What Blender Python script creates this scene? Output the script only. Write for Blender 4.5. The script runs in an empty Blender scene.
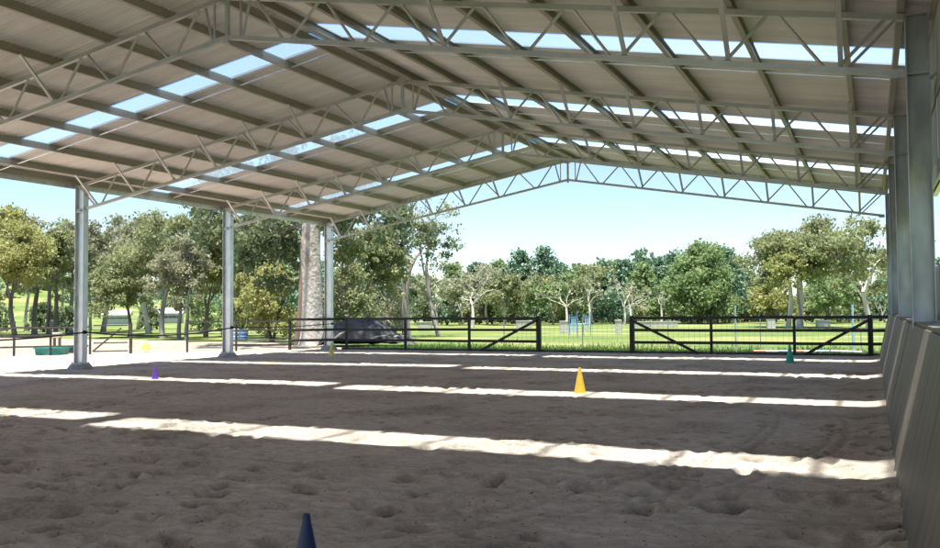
import bpy, math, random
import numpy as np
from mathutils import Vector, Matrix
random.seed(7)
rng = np.random.default_rng(11)
SC = bpy.context.scene
COL = SC.collection

# ------------------------------------------------------------------ camera
F, YAW, PIT, ROLL, EYE = 895.6, 24.174, 2.3164, -0.4269, 1.5
_y, _a, _r = [math.radians(v) for v in (YAW, PIT, ROLL)]
FW = Vector((-math.sin(_y)*math.cos(_a), math.cos(_y)*math.cos(_a), math.sin(_a)))
RT0 = Vector((math.cos(_y), math.sin(_y), 0)); UP0 = RT0.cross(FW)
RT = RT0*math.cos(_r)+UP0*math.sin(_r); UP = -RT0*math.sin(_r)+UP0*math.cos(_r)
CAM = Vector((0, 0, EYE))
def at(px, py, d):                       # world point seen at a photo pixel, d metres ahead
    return CAM+(FW+RT*((px-470)/F)-UP*((py-274)/F))*d
def azim(px, d):                         # ground position in that direction
    p = at(px, 310, d); return p.x, p.y
cd = bpy.data.cameras.new('camera'); co = bpy.data.objects.new('camera', cd); COL.objects.link(co)
m = Matrix((RT, UP, -FW)).transposed().to_4x4(); m.translation = CAM
co.matrix_world = m
cd.sensor_width = 36; cd.lens = F/940*36; cd.clip_end = 3000; cd.clip_start = .05
SC.camera = co

# ------------------------------------------------------------------ materials
def mat(name, build):
    mt = bpy.data.materials.new(name); mt.use_nodes = True
    nt = mt.node_tree; nt.nodes.clear()
    out = nt.nodes.new('ShaderNodeOutputMaterial')
    build(nt, out); return mt
def N(nt, t, **k):
    n = nt.nodes.new(t)
    for a, v in k.items():
        if a in n.inputs.keys(): n.inputs[a].default_value = v
        else: setattr(n, a, v)
    return n
def c4(c): return (c[0], c[1], c[2], 1)
def surf(name, c1, c2, scale=4, rough=.7, metal=0, bump=0, bscale=None, stretch=(1, 1, 1), contrast=(.35, .65), detail=5, rvar=0, third=None, spec=None):
    def b(nt, out):
        p = N(nt, 'ShaderNodeBsdfPrincipled'); p.inputs['Roughness'].default_value = rough; p.inputs['Metallic'].default_value = metal
        if spec is not None: p.inputs['Specular IOR Level'].default_value = spec
        tc = N(nt, 'ShaderNodeTexCoord'); mp = N(nt, 'ShaderNodeMapping'); mp.inputs['Scale'].default_value = stretch
        nt.links.new(tc.outputs['Object'], mp.inputs[0])
        n = N(nt, 'ShaderNodeTexNoise'); n.inputs['Scale'].default_value = scale; n.inputs['Detail'].default_value = detail
        nt.links.new(mp.outputs[0], n.inputs['Vector'])
        r = N(nt, 'ShaderNodeValToRGB'); r.color_ramp.elements[0].position = contrast[0]; r.color_ramp.elements[1].position = contrast[1]
        r.color_ramp.elements[0].color = c4(c1); r.color_ramp.elements[1].color = c4(c2)
        nt.links.new(n.outputs['Fac'], r.inputs[0])
        src = r.outputs[0]
        if third:
            col, sc, lo, hi = third
            n3 = N(nt, 'ShaderNodeTexNoise'); n3.inputs['Scale'].default_value = sc; n3.inputs['Detail'].default_value = 4
            nt.links.new(mp.outputs[0], n3.inputs['Vector'])
            r3 = N(nt, 'ShaderNodeValToRGB'); r3.color_ramp.elements[0].position = lo; r3.color_ramp.elements[1].position = hi
            nt.links.new(n3.outputs['Fac'], r3.inputs[0])
            mx = N(nt, 'ShaderNodeMixRGB'); mx.inputs[2].default_value = c4(col)
            nt.links.new(r3.outputs[0], mx.inputs[0]); nt.links.new(src, mx.inputs[1]); src = mx.outputs[0]
        nt.links.new(src, p.inputs['Base Color'])
        if bump:
            n2 = N(nt, 'ShaderNodeTexNoise'); n2.inputs['Scale'].default_value = bscale or scale*4; n2.inputs['Detail'].default_value = 6
            nt.links.new(mp.outputs[0], n2.inputs['Vector'])
            bp = N(nt, 'ShaderNodeBump'); bp.inputs['Strength'].default_value = 1; bp.inputs['Distance'].default_value = bump
            nt.links.new(n2.outputs['Fac'], bp.inputs['Height']); nt.links.new(bp.outputs[0], p.inputs['Normal'])
        nt.links.new(p.outputs[0], out.inputs[0])
    return mat(name, b)
def leafmat(name, c1, c2, trans=.5):
    def b(nt, out):
        at_ = N(nt, 'ShaderNodeAttribute'); at_.attribute_name = 'tone'
        r = N(nt, 'ShaderNodeValToRGB'); r.color_ramp.elements[0].color = c4(c1); r.color_ramp.elements[1].color = c4(c2)
        nt.links.new(at_.outputs['Fac'], r.inputs[0])
        d = N(nt, 'ShaderNodeBsdfPrincipled'); d.inputs['Roughness'].default_value = .55; d.inputs['Specular IOR Level'].default_value = .35
        t = N(nt, 'ShaderNodeBsdfTranslucent')
        nt.links.new(r.outputs[0], d.inputs['Base Color']); nt.links.new(r.outputs[0], t.inputs['Color'])
        mx = N(nt, 'ShaderNodeMixShader'); mx.inputs[0].default_value = trans
        nt.links.new(d.outputs[0], mx.inputs[1]); nt.links.new(t.outputs[0], mx.inputs[2]); nt.links.new(mx.outputs[0], out.inputs[0])
    return mat(name, b)
M = {}
def _sand(nt, out):
    p = N(nt, 'ShaderNodeBsdfPrincipled'); p.inputs['Roughness'].default_value = .97; p.inputs['Specular IOR Level'].default_value = .12
    tc = N(nt, 'ShaderNodeTexCoord')
    def noise(s, d=5, st=(1, 1, 1), rg=.5):
        mp = N(nt, 'ShaderNodeMapping'); mp.inputs['Scale'].default_value = st; nt.links.new(tc.outputs['Object'], mp.inputs[0])
        n = N(nt, 'ShaderNodeTexNoise'); n.inputs['Scale'].default_value = s; n.inputs['Detail'].default_value = d; n.inputs['Roughness'].default_value = rg
        nt.links.new(mp.outputs[0], n.inputs['Vector']); return n.outputs['Fac']
    def ramp(f, a, b, ca=(0, 0, 0), cb=(1, 1, 1)):
        r = N(nt, 'ShaderNodeValToRGB'); r.color_ramp.elements[0].position = a; r.color_ramp.elements[1].position = b
        r.color_ramp.elements[0].color = c4(ca); r.color_ramp.elements[1].color = c4(cb); nt.links.new(f, r.inputs[0]); return r.outputs[0]
    def mix(f, a, b):
        m_ = N(nt, 'ShaderNodeMixRGB')
        nt.links.new(f, m_.inputs[0]); nt.links.new(a, m_.inputs[1])
        if isinstance(b, tuple): m_.inputs[2].default_value = c4(b)
        else: nt.links.new(b, m_.inputs[2])
        return m_.outputs[0]
    base = ramp(noise(9, 8, (.7, 1.3, 1), .72), .32, .68, (.41, .31, .235), (.70, .575, .465))
    base = mix(ramp(noise(.7, 5), .46, .68), base, ramp(noise(14, 6, (1, 1, 1), .7), .35, .65, (.28, .21, .155), (.50, .40, .31)))
    base = mix(ramp(noise(34, 3), .66, .70), base, (.12, .085, .06))      # crumbs and dung fragments
    base = mix(ramp(noise(55, 2), .66, .72), base, (.66, .58, .50))       # pale grains and shell grit
    a_ = N(nt, 'ShaderNodeAttribute'); a_.attribute_name = 'hollow_shade'
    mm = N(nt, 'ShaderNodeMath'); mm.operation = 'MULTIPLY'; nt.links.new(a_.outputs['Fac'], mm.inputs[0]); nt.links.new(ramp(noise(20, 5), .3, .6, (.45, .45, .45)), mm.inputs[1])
    base = mix(mm.outputs[0], base, (.17, .125, .09))  # shade inside prints, grooves and tracks, painted into the sand colour
    nt.links.new(base, p.inputs['Base Color'])
    bp = N(nt, 'ShaderNodeBump'); bp.inputs['Distance'].default_value = .014; nt.links.new(noise(26, 8, (1, 1, 1), .75), bp.inputs['Height']); nt.links.new(bp.outputs[0], p.inputs['Normal'])
    nt.links.new(p.outputs[0], out.inputs[0])
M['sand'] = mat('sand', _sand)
M['dirt'] = surf('dirt', (.20, .175, .14), (.33, .29, .24), 1.2, .95, 0, .02, 6, spec=.1)
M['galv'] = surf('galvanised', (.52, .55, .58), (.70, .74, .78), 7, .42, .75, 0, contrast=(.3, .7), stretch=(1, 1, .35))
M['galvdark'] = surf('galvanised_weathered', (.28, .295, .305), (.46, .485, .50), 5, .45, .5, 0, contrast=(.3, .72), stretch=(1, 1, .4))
M['truss'] = surf('truss_steel', (.40, .41, .415), (.49, .50, .505), 3, .42, .35)
M['purlin'] = surf('purlin_steel', (.27, .25, .205), (.36, .335, .28), 5, .5, .15, stretch=(1, .12, 1))
M['sheet'] = surf('roof_sheet', (.64, .63, .61), (.74, .73, .72), 1.5, .6, .1, stretch=(.3, 3, 1))
M['wallsheet'] = surf('wall_sheet', (.35, .36, .37), (.45, .46, .47), 1.5, .5, .2)
M['ply'] = surf('kickboard_ply', (.10, .09, .078), (.26, .20, .145), 2.2, .55, 0, .001, 30, stretch=(1, 2.2, .35), contrast=(.3, .75), third=((.30, .25, .20), 5, .62, .74), spec=.2)
M['conc'] = surf('concrete', (.26, .26, .26), (.36, .35, .34), 8, .9, 0, .004, 30)
M['black'] = surf('black_timber', (.012, .011, .010), (.03, .027, .025), 12, .6)
M['greytimber'] = surf('weathered_timber', (.03, .032, .034), (.07, .07, .07), 9, .7)
M['rope'] = surf('black_rope', (.015, .015, .015), (.03, .03, .03), 30, .7)
M['wire'] = surf('wire', (.16, .16, .15), (.22, .22, .21), 9, .5, .5)
M['white'] = surf('white_paint', (.42, .42, .38), (.54, .54, .50), 6, .5)
M['trans_blue'] = surf('blue_plastic', (.10, .20, .42), (.13, .25, .5), 6, .4)
M['lightblue'] = surf('light_blue_plastic', (.34, .48, .62), (.42, .56, .7), 6, .4)
M['paleblue'] = surf('pale_blue_paint', (.30, .50, .62), (.36, .56, .68), 6, .5)
M['navy'] = surf('navy_rubber', (.005, .018, .065), (.008, .026, .09), 8, .42, third=((.22, .17, .13), 5, .60, .85))
M['purple'] = surf('purple_rubber', (.11, .03, .32), (.14, .04, .38), 8, .45, third=((.22, .17, .13), 5, .60, .85))
M['yellow'] = surf('yellow_rubber', (.62, .37, .03), (.72, .45, .05), 8, .45, third=((.22, .17, .13), 5, .60, .85))
M['lemon'] = surf('lemon_rubber', (.70, .66, .12), (.8, .75, .2), 8, .45)
M['cgreen'] = surf('green_rubber', (.02, .38, .27), (.03, .45, .33), 8, .45, third=((.22, .17, .13), 5, .60, .85))
M['teal'] = surf('teal_plastic', (.02, .22, .20), (.03, .30, .27), 8, .45)
M['dteal'] = surf('dark_green_plastic', (.015, .07, .05), (.02, .10, .07), 8, .5)
M['red'] = surf('red_paint', (.55, .10, .06), (.62, .14, .08), 8, .45)
M['beige'] = surf('beige_paint', (.5, .42, .35), (.6, .5, .42), 8, .6)
M['rubber'] = surf('tyre_rubber', (.02, .02, .02), (.035, .035, .035), 20, .8)
M['floatbody'] = surf('float_panel', (.13, .14, .15), (.17, .18, .19), 5, .4)
M['glass'] = surf('window_glass', (.06, .08, .11), (.09, .11, .15), 2, .1)
M['roofred'] = surf('pale_roof_iron', (.42, .44, .47), (.5, .52, .55), 3, .5)
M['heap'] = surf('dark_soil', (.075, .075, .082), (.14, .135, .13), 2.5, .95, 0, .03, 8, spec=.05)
M['bark_pale'] = surf('pale_smooth_bark', (.40, .37, .33), (.58, .55, .50), 3.5, .9, 0, .05, 7, stretch=(1, 1, .8), third=((.24, .205, .175), 1.6, .52, .70))
M['bark_white'] = surf('white_gum_bark', (.50, .46, .42), (.72, .68, .62), 2.5, .8, stretch=(1, 1, .3))
M['bark_dark'] = surf('dark_bark', (.09, .075, .065), (.19, .165, .15), 3, .9, 0, .02, 12, stretch=(1, 1, .2))
M['bark_brown'] = surf('peeling_brown_bark', (.13, .09, .065), (.28, .21, .165), 3, .9, 0, .03, 10, stretch=(1, 1, .3))
M['bark_grey'] = surf('grey_bark', (.20, .18, .17), (.34, .31, .29), 3, .9, 0, .02, 12, stretch=(1, 1, .2))
M['leaf_olive'] = leafmat('olive_gum_leaves', (0.19, 0.22, 0.1), (0.35, 0.38, 0.2))
M['leaf_yellow'] = leafmat('yellow_green_gum_leaves', (0.24, 0.26, 0.08), (0.42, 0.43, 0.18))
M['leaf_grey'] = leafmat('grey_brown_gum_leaves', (0.22, 0.235, 0.14), (0.38, 0.385, 0.26))
M['leaf_dark'] = leafmat('dark_green_leaves', (0.1, 0.14, 0.07), (0.21, 0.26, 0.14))
M['leaf_pine'] = leafmat('pine_needles', (0.1, 0.18, 0.11), (0.2, 0.31, 0.19), .2)
M['leaf_green'] = leafmat('mid_green_leaves', (0.15, 0.23, 0.085), (0.3, 0.39, 0.18))
M['leaf_pale'] = leafmat('pale_green_leaves', (0.25, 0.27, 0.17), (0.42, 0.43, 0.3))
M['blade'] = leafmat('grass_blades', (.05, .12, .02), (.14, .24, .05), .35)

def _grass(nt, out):
    p = N(nt, 'ShaderNodeBsdfPrincipled'); p.inputs['Roughness'].default_value = .95; p.inputs['Specular IOR Level'].default_value = .1
    tc = N(nt, 'ShaderNodeTexCoord')
    def noise(s, d=5, st=(1, 1, 1)):
        mp = N(nt, 'ShaderNodeMapping'); mp.inputs['Scale'].default_value = st; nt.links.new(tc.outputs['Object'], mp.inputs[0])
        n = N(nt, 'ShaderNodeTexNoise'); n.inputs['Scale'].default_value = s; n.inputs['Detail'].default_value = d
        nt.links.new(mp.outputs[0], n.inputs['Vector']); return n.outputs['Fac']
    def ramp(f, a, b, ca, cb):
        r = N(nt, 'ShaderNodeValToRGB'); r.color_ramp.elements[0].position = a; r.color_ramp.elements[1].position = b
        r.color_ramp.elements[0].color = c4(ca); r.color_ramp.elements[1].color = c4(cb); nt.links.new(f, r.inputs[0]); return r.outputs[0]
    base = ramp(noise(3.5, 8), .3, .7, (.075, .125, .035), (.14, .195, .06))
    dry = ramp(noise(.09, 5, (1, 1.6, 1)), .44, .64, (0, 0, 0), (1, 1, 1))
    mx = N(nt, 'ShaderNodeMixRGB'); nt.links.new(dry, mx.inputs[0]); nt.links.new(base, mx.inputs[1])
    nt.links.new(ramp(noise(1.2, 7), .3, .7, (.19, .21, .07), (.27, .27, .115)), mx.inputs[2])
    nt.links.new(mx.outputs[0], p.inputs['Base Color'])
    bp = N(nt, 'ShaderNodeBump'); bp.inputs['Distance'].default_value = .05; nt.links.new(noise(14, 6), bp.inputs['Height']); nt.links.new(bp.outputs[0], p.inputs['Normal'])
    nt.links.new(p.outputs[0], out.inputs[0])
M['grass'] = mat('paddock_grass', _grass)
def _sky_sheet(nt, out):
    tr = N(nt, 'ShaderNodeBsdfTransparent'); tr.inputs[0].default_value = (.76, .885, 1, 1)
    tl = N(nt, 'ShaderNodeBsdfTranslucent'); tl.inputs[0].default_value = (.80, .92, 1, 1)
    gl = N(nt, 'ShaderNodeBsdfGlossy'); gl.inputs['Roughness'].default_value = .25
    m1 = N(nt, 'ShaderNodeMixShader'); m1.inputs[0].default_value = .12
    nt.links.new(tr.outputs[0], m1.inputs[1]); nt.links.new(tl.outputs[0], m1.inputs[2])
    m2 = N(nt, 'ShaderNodeMixShader'); m2.inputs[0].default_value = .05
    nt.links.new(m1.outputs[0], m2.inputs[1]); nt.links.new(gl.outputs[0], m2.inputs[2]); nt.links.new(m2.outputs[0], out.inputs[0])
M['skylight'] = mat('polycarbonate', _sky_sheet)

# ------------------------------------------------------------------ helpers
class MB:
    def __init__(s): s.v = []; s.f = []
    def add(s, vs, fs):
        n = len(s.v); s.v += [tuple(v) for v in vs]; s.f += [tuple(i+n for i in f) for f in fs]; return s
    def box(s, x0, x1, y0, y1, z0, z1):
        return s.add([(x0, y0, z0), (x1, y0, z0), (x1, y1, z0), (x0, y1, z0), (x0, y0, z1), (x1, y0, z1), (x1, y1, z1), (x0, y1, z1)],
                     [(0, 3, 2, 1), (4, 5, 6, 7), (0, 1, 5, 4), (1, 2, 6, 5), (2, 3, 7, 6), (3, 0, 4, 7)])
    def bar(s, a, b, w, h=None, upv=(0, 0, 1)):       # rectangular bar from a to b
        h = h or w; a = Vector(a); b = Vector(b); d = (b-a).normalized(); u = Vector(upv)
        if abs(d.dot(u)) > .99: u = Vector((0, 1, 0))
        sd = d.cross(u).normalized()*(w/2); up = sd.cross(d).normalized()*(h/2)
        vs = [p+q for p in (a, b) for q in (-sd-up, sd-up, sd+up, -sd+up)]
        return s.add(vs, [(0, 1, 2, 3), (7, 6, 5, 4), (0, 4, 5, 1), (1, 5, 6, 2), (2, 6, 7, 3), (3, 7, 4, 0)])
    def tube(s, pts, rad, seg=8, cap=True):
        pts = [Vector(p) for p in pts]; rad = rad if hasattr(rad, '__len__') else [rad]*len(pts); rings = []; vs = []; fs = []
        ref = None
        for i, p in enumerate(pts):
            d = (pts[min(i+1, len(pts)-1)]-pts[max(i-1, 0)]).normalized()
            if ref is None: ref = Vector((1, 0, 0)) if abs(d.x) < .9 else Vector((0, 1, 0))
            s1 = d.cross(ref).normalized(); ref = s1.cross(d).normalized()
            for k in range(seg):
                t = 2*math.pi*k/seg; vs.append(p+(s1*math.cos(t)+ref*math.sin(t))*rad[i])
        for i in range(len(pts)-1):
            for k in range(seg):
                a = i*seg+k; b = i*seg+(k+1) % seg; fs.append((a, b, b+seg, a+seg))
        if cap: fs.append(tuple(range(seg))[::-1]); fs.append(tuple((len(pts)-1)*seg+k for k in range(seg)))
        return s.add(vs, fs)
    def lathe(s, prof, seg=20, c=(0, 0, 0)):
        vs = []; fs = []
        for r, z in prof:
            for k in range(seg): t = 2*math.pi*k/seg; vs.append((c[0]+r*math.cos(t), c[1]+r*math.sin(t), c[2]+z))
        for i in range(len(prof)-1):
            for k in range(seg): a = i*seg+k; b = i*seg+(k+1) % seg; fs.append((a, b, b+seg, a+seg))
        fs.append(tuple((len(prof)-1)*seg+k for k in range(seg))); fs.append(tuple(range(seg))[::-1])
        return s.add(vs, fs)
    def build(s, name, mt, parent=None, smooth=False, bevel=0):
        me = bpy.data.meshes.new(name); me.from_pydata([tuple(v) for v in s.v], [], s.f); me.update()
        if smooth: me.polygons.foreach_set('use_smooth', [True]*len(me.polygons))
        return link(name, me, mt, parent, bevel)
def link(name, me, mt, parent=None, bevel=0):
    if not me.materials: me.materials.append(M[mt])
    o = bpy.data.objects.new(name, me); COL.objects.link(o)
    if parent: o.parent = parent
    if bevel:
        b = o.modifiers.new('bevel', 'BEVEL'); b.width = bevel; b.segments = 2; b.limit_method = 'ANGLE'
    return o
def tag(o, label=None, cat=None, group=None, kind=None):
    if label: o['label'] = label
    if cat: o['category'] = cat
    if group: o['group'] = group
    if kind: o['kind'] = kind
    return o
def empty(name, loc=(0, 0, 0), rz=0, **k):
    o = bpy.data.objects.new(name, None); COL.objects.link(o); o.location = loc; o.rotation_euler = (0, 0, rz); o.empty_display_size = .3
    return tag(o, **k)
def npmesh(name, V, Fq, tone=None, smooth=False):
    me = bpy.data.meshes.new(name); nv = len(V); nf = len(Fq); k = Fq.shape[1]
    me.vertices.add(nv); me.vertices.foreach_set('co', np.asarray(V, 'f4').ravel())
    me.loops.add(nf*k); me.loops.foreach_set('vertex_index', Fq.astype('i4').ravel())
    me.polygons.add(nf); me.polygons.foreach_set('loop_start', np.arange(nf, dtype='i4')*k); me.polygons.foreach_set('loop_total', np.full(nf, k, 'i4'))
    if smooth: me.polygons.foreach_set('use_smooth', np.ones(nf, bool))
    if tone is not None:
        a = me.attributes.new('tone', 'FLOAT', 'FACE'); a.data.foreach_set('value', np.asarray(tone, 'f4'))
    me.update(); me.validate(); return me
def vnoise(x, y, seed=0):
    r = np.random.default_rng(seed); T = r.random((256, 256)); xi = np.floor(x).astype(int); yi = np.floor(y).astype(int); fx = x-xi; fy = y-yi
    fx = fx*fx*(3-2*fx); fy = fy*fy*(3-2*fy); g = lambda i, j: T[i & 255, j & 255]
    return (g(xi, yi)*(1-fx)+g(xi+1, yi)*fx)*(1-fy)+(g(xi, yi+1)*(1-fx)+g(xi+1, yi+1)*fx)*fy-.5
def fbm(x, y, o=4, seed=0):
    s = 0; a = 1
    for i in range(o): s = s+a*vnoise(x*2**i, y*2**i, seed+i); a *= .5
    return s

# ------------------------------------------------------------------ world & sun
w = bpy.data.worlds.new('World'); SC.world = w; w.use_nodes = True; nt = w.node_tree; nt.nodes.clear()
sun_to = Vector((-.05, .15, -1)).normalized(); elev = math.asin(-sun_to.z); az = math.atan2(-sun_to.x, -sun_to.y)
st = nt.nodes.new('ShaderNodeTexSky'); st.sky_type = 'NISHITA'; st.sun_disc = False; st.sun_elevation = elev; st.sun_rotation = az
st.air_density = .85; st.dust_density = .35; st.ozone_density = 1.6; st.altitude = 100
bg = nt.nodes.new('ShaderNodeBackground'); bg.inputs[1].default_value = .082
wo = nt.nodes.new('ShaderNodeOutputWorld'); nt.links.new(st.outputs[0], bg.inputs[0]); nt.links.new(bg.outputs[0], wo.inputs[0])
sl = bpy.data.lights.new('sun', 'SUN'); sl.energy = 5.0; sl.angle = math.radians(1.6); sl.color = (1, .945, .86)
so = bpy.data.objects.new('sun', sl); COL.objects.link(so); so.rotation_euler = (-sun_to).to_track_quat('Z', 'Y').to_euler(); so.location = (0, 0, 60)
vs_ = SC.view_settings; SC.display_settings.display_device = 'sRGB'
vs_.view_transform = 'Standard'; vs_.look = 'None'; vs_.exposure = 1.5; vs_.gamma = 1; vs_.use_curve_mapping = False
SC.render.engine = 'CYCLES'; cy = SC.cycles; cy.use_denoising = True
cy.max_bounces = 12; cy.diffuse_bounces = 6; cy.glossy_bounces = 4; cy.transparent_max_bounces = 16; cy.sample_clamp_indirect = 6

# ------------------------------------------------------------------ arena geometry numbers
XR = .417; W = 20.0; XM = XR-W/2; XL = XR-W; BAY = 6.026; YB = 29.75; HC = 4.923; SL = .1763; DEP = .67
FR = [YB-k*BAY for k in range(8)]                # frames, far one first
def ztop(x): return HC+SL*(W/2-abs(x-XM))
ROOF = .215
PUR = [.22, 1.28, 2.62, 3.96, 5.30, 6.64, 7.98, 9.30]

# ------------------------------------------------------------------ ground
def terrain(x, y):
    d = np.hypot(x, y); azm = np.degrees(np.arctan2(-x, y))   # degrees left of +Y
    k = np.clip((d-135)/230, 0, 1); k = k*k*(3-2*k)
    amp = 5+11*np.exp(-((azm-52)/14)**2)
    return k*amp+k*1.5*fbm(x*.01, y*.01, 3, 5)*2-.09
rr = np.concatenate([np.linspace(0, 130, 27), np.geomspace(136, 2200, 46)]); aa = np.linspace(0, 2*np.pi, 145)[:-1]
R_, A_ = np.meshgrid(rr, aa, indexing='ij'); X = R_*np.sin(A_); Y = R_*np.cos(A_)
V = np.stack([X, Y, terrain(X, Y)], -1).reshape(-1, 3); na = 144; q = []
I, J = np.meshgrid(np.arange(len(rr)-1), np.arange(na), indexing='ij'); I = I.ravel(); J = J.ravel(); J2 = (J+1) % na
Fq = np.stack([I*na+J, (I+1)*na+J, (I+1)*na+J2, I*na+J2], -1)
tag(link('grass_field', npmesh('grass_field', V, Fq, smooth=True), 'grass'), kind='structure')

# sand with hoof prints, harrow lines and wheel tracks
ys = [-14.0]
while ys[-1] < 30.0:
    y = ys[-1]; ys.append(y+(.6 if y < 2.8 else .024 if y < 9 else .024+(y-9)*.006))
ys = np.array(ys[:-1]+[30.0]); xs = np.concatenate([np.arange(-29.5, -13, .12), np.arange(-13, .75, .034)])
XX, YY = np.meshgrid(xs, ys)
wx = fbm(XX*.3, YY*.3, 3, 40)
Z = .020*fbm(XX*.25, YY*.4, 2, 1)+.010*fbm(XX*2.6, YY*4.0, 3, 9)+.007*fbm(XX*9, YY*11, 2, 19)
row = YY-.10*XX+.25*wx                                     # long drag lines, slightly oblique
lin = fbm(XX*.12+3, row*5.5, 3, 61)
cl_ = fbm(XX*11, YY*11, 2, 91); Z += .030*np.clip(cl_-.22, 0, 1)*np.clip(.4+2*fbm(XX*.6, YY*.6, 2, 92), 0, 1)
Z += .055*lin*np.clip(.55+1.6*fbm(XX*.22, YY*.45, 2, 60), 0, 1)*np.clip((11.5-YY)/3, .25, 1)
g1 = np.abs((row*1.35) % 1-.5)
gm_ = np.clip(.45+2.2*fbm(XX*.2, YY*.6, 2, 66), 0, 1)*np.clip((10-YY)/2, 0, 1); GR = np.exp(-(g1/.07)**2)*gm_; Z += -.05*GR+.02*np.exp(-((g1-.16)/.06)**2)*gm_
TRK = np.zeros_like(Z)
for rad, off_ in ((9, .30), (9.1, .46), (10.6, 1.12), (10.7, 1.27)):
    dd = np.abs(np.hypot(XX+rad+off_, YY-11.6)-rad-.01*np.sin(YY*2))
    msk = np.exp(-((YY-9)/5)**2)*(XX > -5)
    Z += (-.014*np.exp(-(dd/.04)**2)+.005*np.exp(-((dd-.10)/.04)**2))*msk; TRK = np.maximum(TRK, np.exp(-(dd/.04)**2)*msk)
prints = []; HOLLOW_SHADE = np.maximum(.5*GR, .35*TRK)  # painted shade mask, begun with the grooves and wheel tracks
r2 = np.random.default_rng(5)
for i in range(4200):
    py = 4+26*r2.random()**1.15; px = -22+22.4*r2.random()
    if vnoise(np.array([px*.5]), np.array([py*.5]), 77)[0] < -.22 and r2.random() < .7: continue
    prints.append((px, py, r2.uniform(.06, .13)*(1.15 if py < 10 else 1), r2.uniform(.035, .085), r2.uniform(0, 3.14)))
for px, py, rad, dp, th in prints:
    i0, i1 = np.searchsorted(ys, (py-.5, py+.5)); j0, j1 = np.searchsorted(xs, (px-.5, px+.5))
    if i1-i0 < 1 or j1-j0 < 1: continue
    dx = XX[i0:i1, j0:j1]-px; dy = YY[i0:i1, j0:j1]-py
    u = dx*math.cos(th)+dy*math.sin(th); v = (-dx*math.sin(th)+dy*math.cos(th))/.68; d = np.hypot(u, v)/rad
    w_ = min(1, max(0, (dp-.03)/.04))*(.5+.5*math.sin(px*7+py*3)); HOLLOW_SHADE[i0:i1, j0:j1] = np.maximum(HOLLOW_SHADE[i0:i1, j0:j1], w_*np.exp(-(np.hypot(u-.02, v)/rad/1.05)**4))  # print hollows added to the painted shade, strength varies
    Z[i0:i1, j0:j1] += -dp*np.exp(-d**4*.9)*(1+.3*np.sin(3*u/rad+px))+dp*.13*np.exp(-((d-1.5)/.38)**2)*(1+.5*np.sin(3*np.arctan2(v, u)+px))
fade = np.clip((29.7-YY)/.8, 0, 1)*.9+.1
Z = np.maximum(Z*fade+.008, -.075)
Z += .05*np.exp(-((XX-.25)/.22)**2)                        # banked up against the boards
V = np.stack([XX, YY, Z], -1).reshape(-1, 3); nx = len(xs)
I, J = np.meshgrid(np.arange(len(ys)-1), np.arange(nx-1), indexing='ij'); I = I.ravel(); J = J.ravel()
keep = (ys[I]-xs[J] < 49.9)
I = I[keep]; J = J[keep]
me_ = npmesh('arena_sand', V, np.stack([I*nx+J, I*nx+J+1, (I+1)*nx+J+1, (I+1)*nx+J], -1), smooth=True)
at_ = me_.attributes.new('hollow_shade', 'FLOAT', 'POINT'); at_.data.foreach_set('value', HOLLOW_SHADE.astype('f4').ravel())
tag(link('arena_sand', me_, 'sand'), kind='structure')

# dirt track on the left beyond the side fence
pts = [(-29.3, 10), (-29.3, 20.6), (-20.2, 29.9), (-19.0, 30.2), (-20.5, 33), (-27.5, 37.5), (-38, 39.5), (-60, 42), (-75, 36), (-60, 20), (-45, 10)]
mb = MB(); mb.add([(x, y, -.075) for x, y in pts], [tuple(range(len(pts)))[::-1]]); o = mb.build('dirt_track', 'dirt')
tag(o, kind='structure')
if o.data.polygons[0].normal.z < 0: o.data.flip_normals()

# tall grass along the far fence
def blades(name, n, fn, hmin, hmax):
    x, y = fn(n); h = rng.uniform(hmin, hmax, n); t = rng.uniform(0, 6.28, n); wd = rng.uniform(.012, .03, n)
    lx = rng.normal(0, .35, n)*h; ly = rng.normal(0, .35, n)*h; z0 = np.full(n, -.095)
    a = np.stack([x-wd*np.cos(t), y-wd*np.sin(t), z0], -1); b = np.stack([x+wd*np.cos(t), y+wd*np.sin(t), z0], -1); c = np.stack([x+lx, y+ly, z0+h], -1)
    V = np.stack([a, b, c], 1).reshape(-1, 3); return npmesh(name, V, np.arange(3*n).reshape(-1, 3), rng.random(n))
def strip(n):
    x = rng.uniform(-19, 1, n); d = rng.exponential(1.4, n)*(0.6+.8*(vnoise(x*.6, x*0, 3)+.5)); return x, 30.12+d
tag(link('grass_tufts', blades('grass_tufts', 30000, strip, .06, .22), 'blade'), kind='stuff', label='rough green grass growing along the outside of the black fence', cat='grass')

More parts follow.
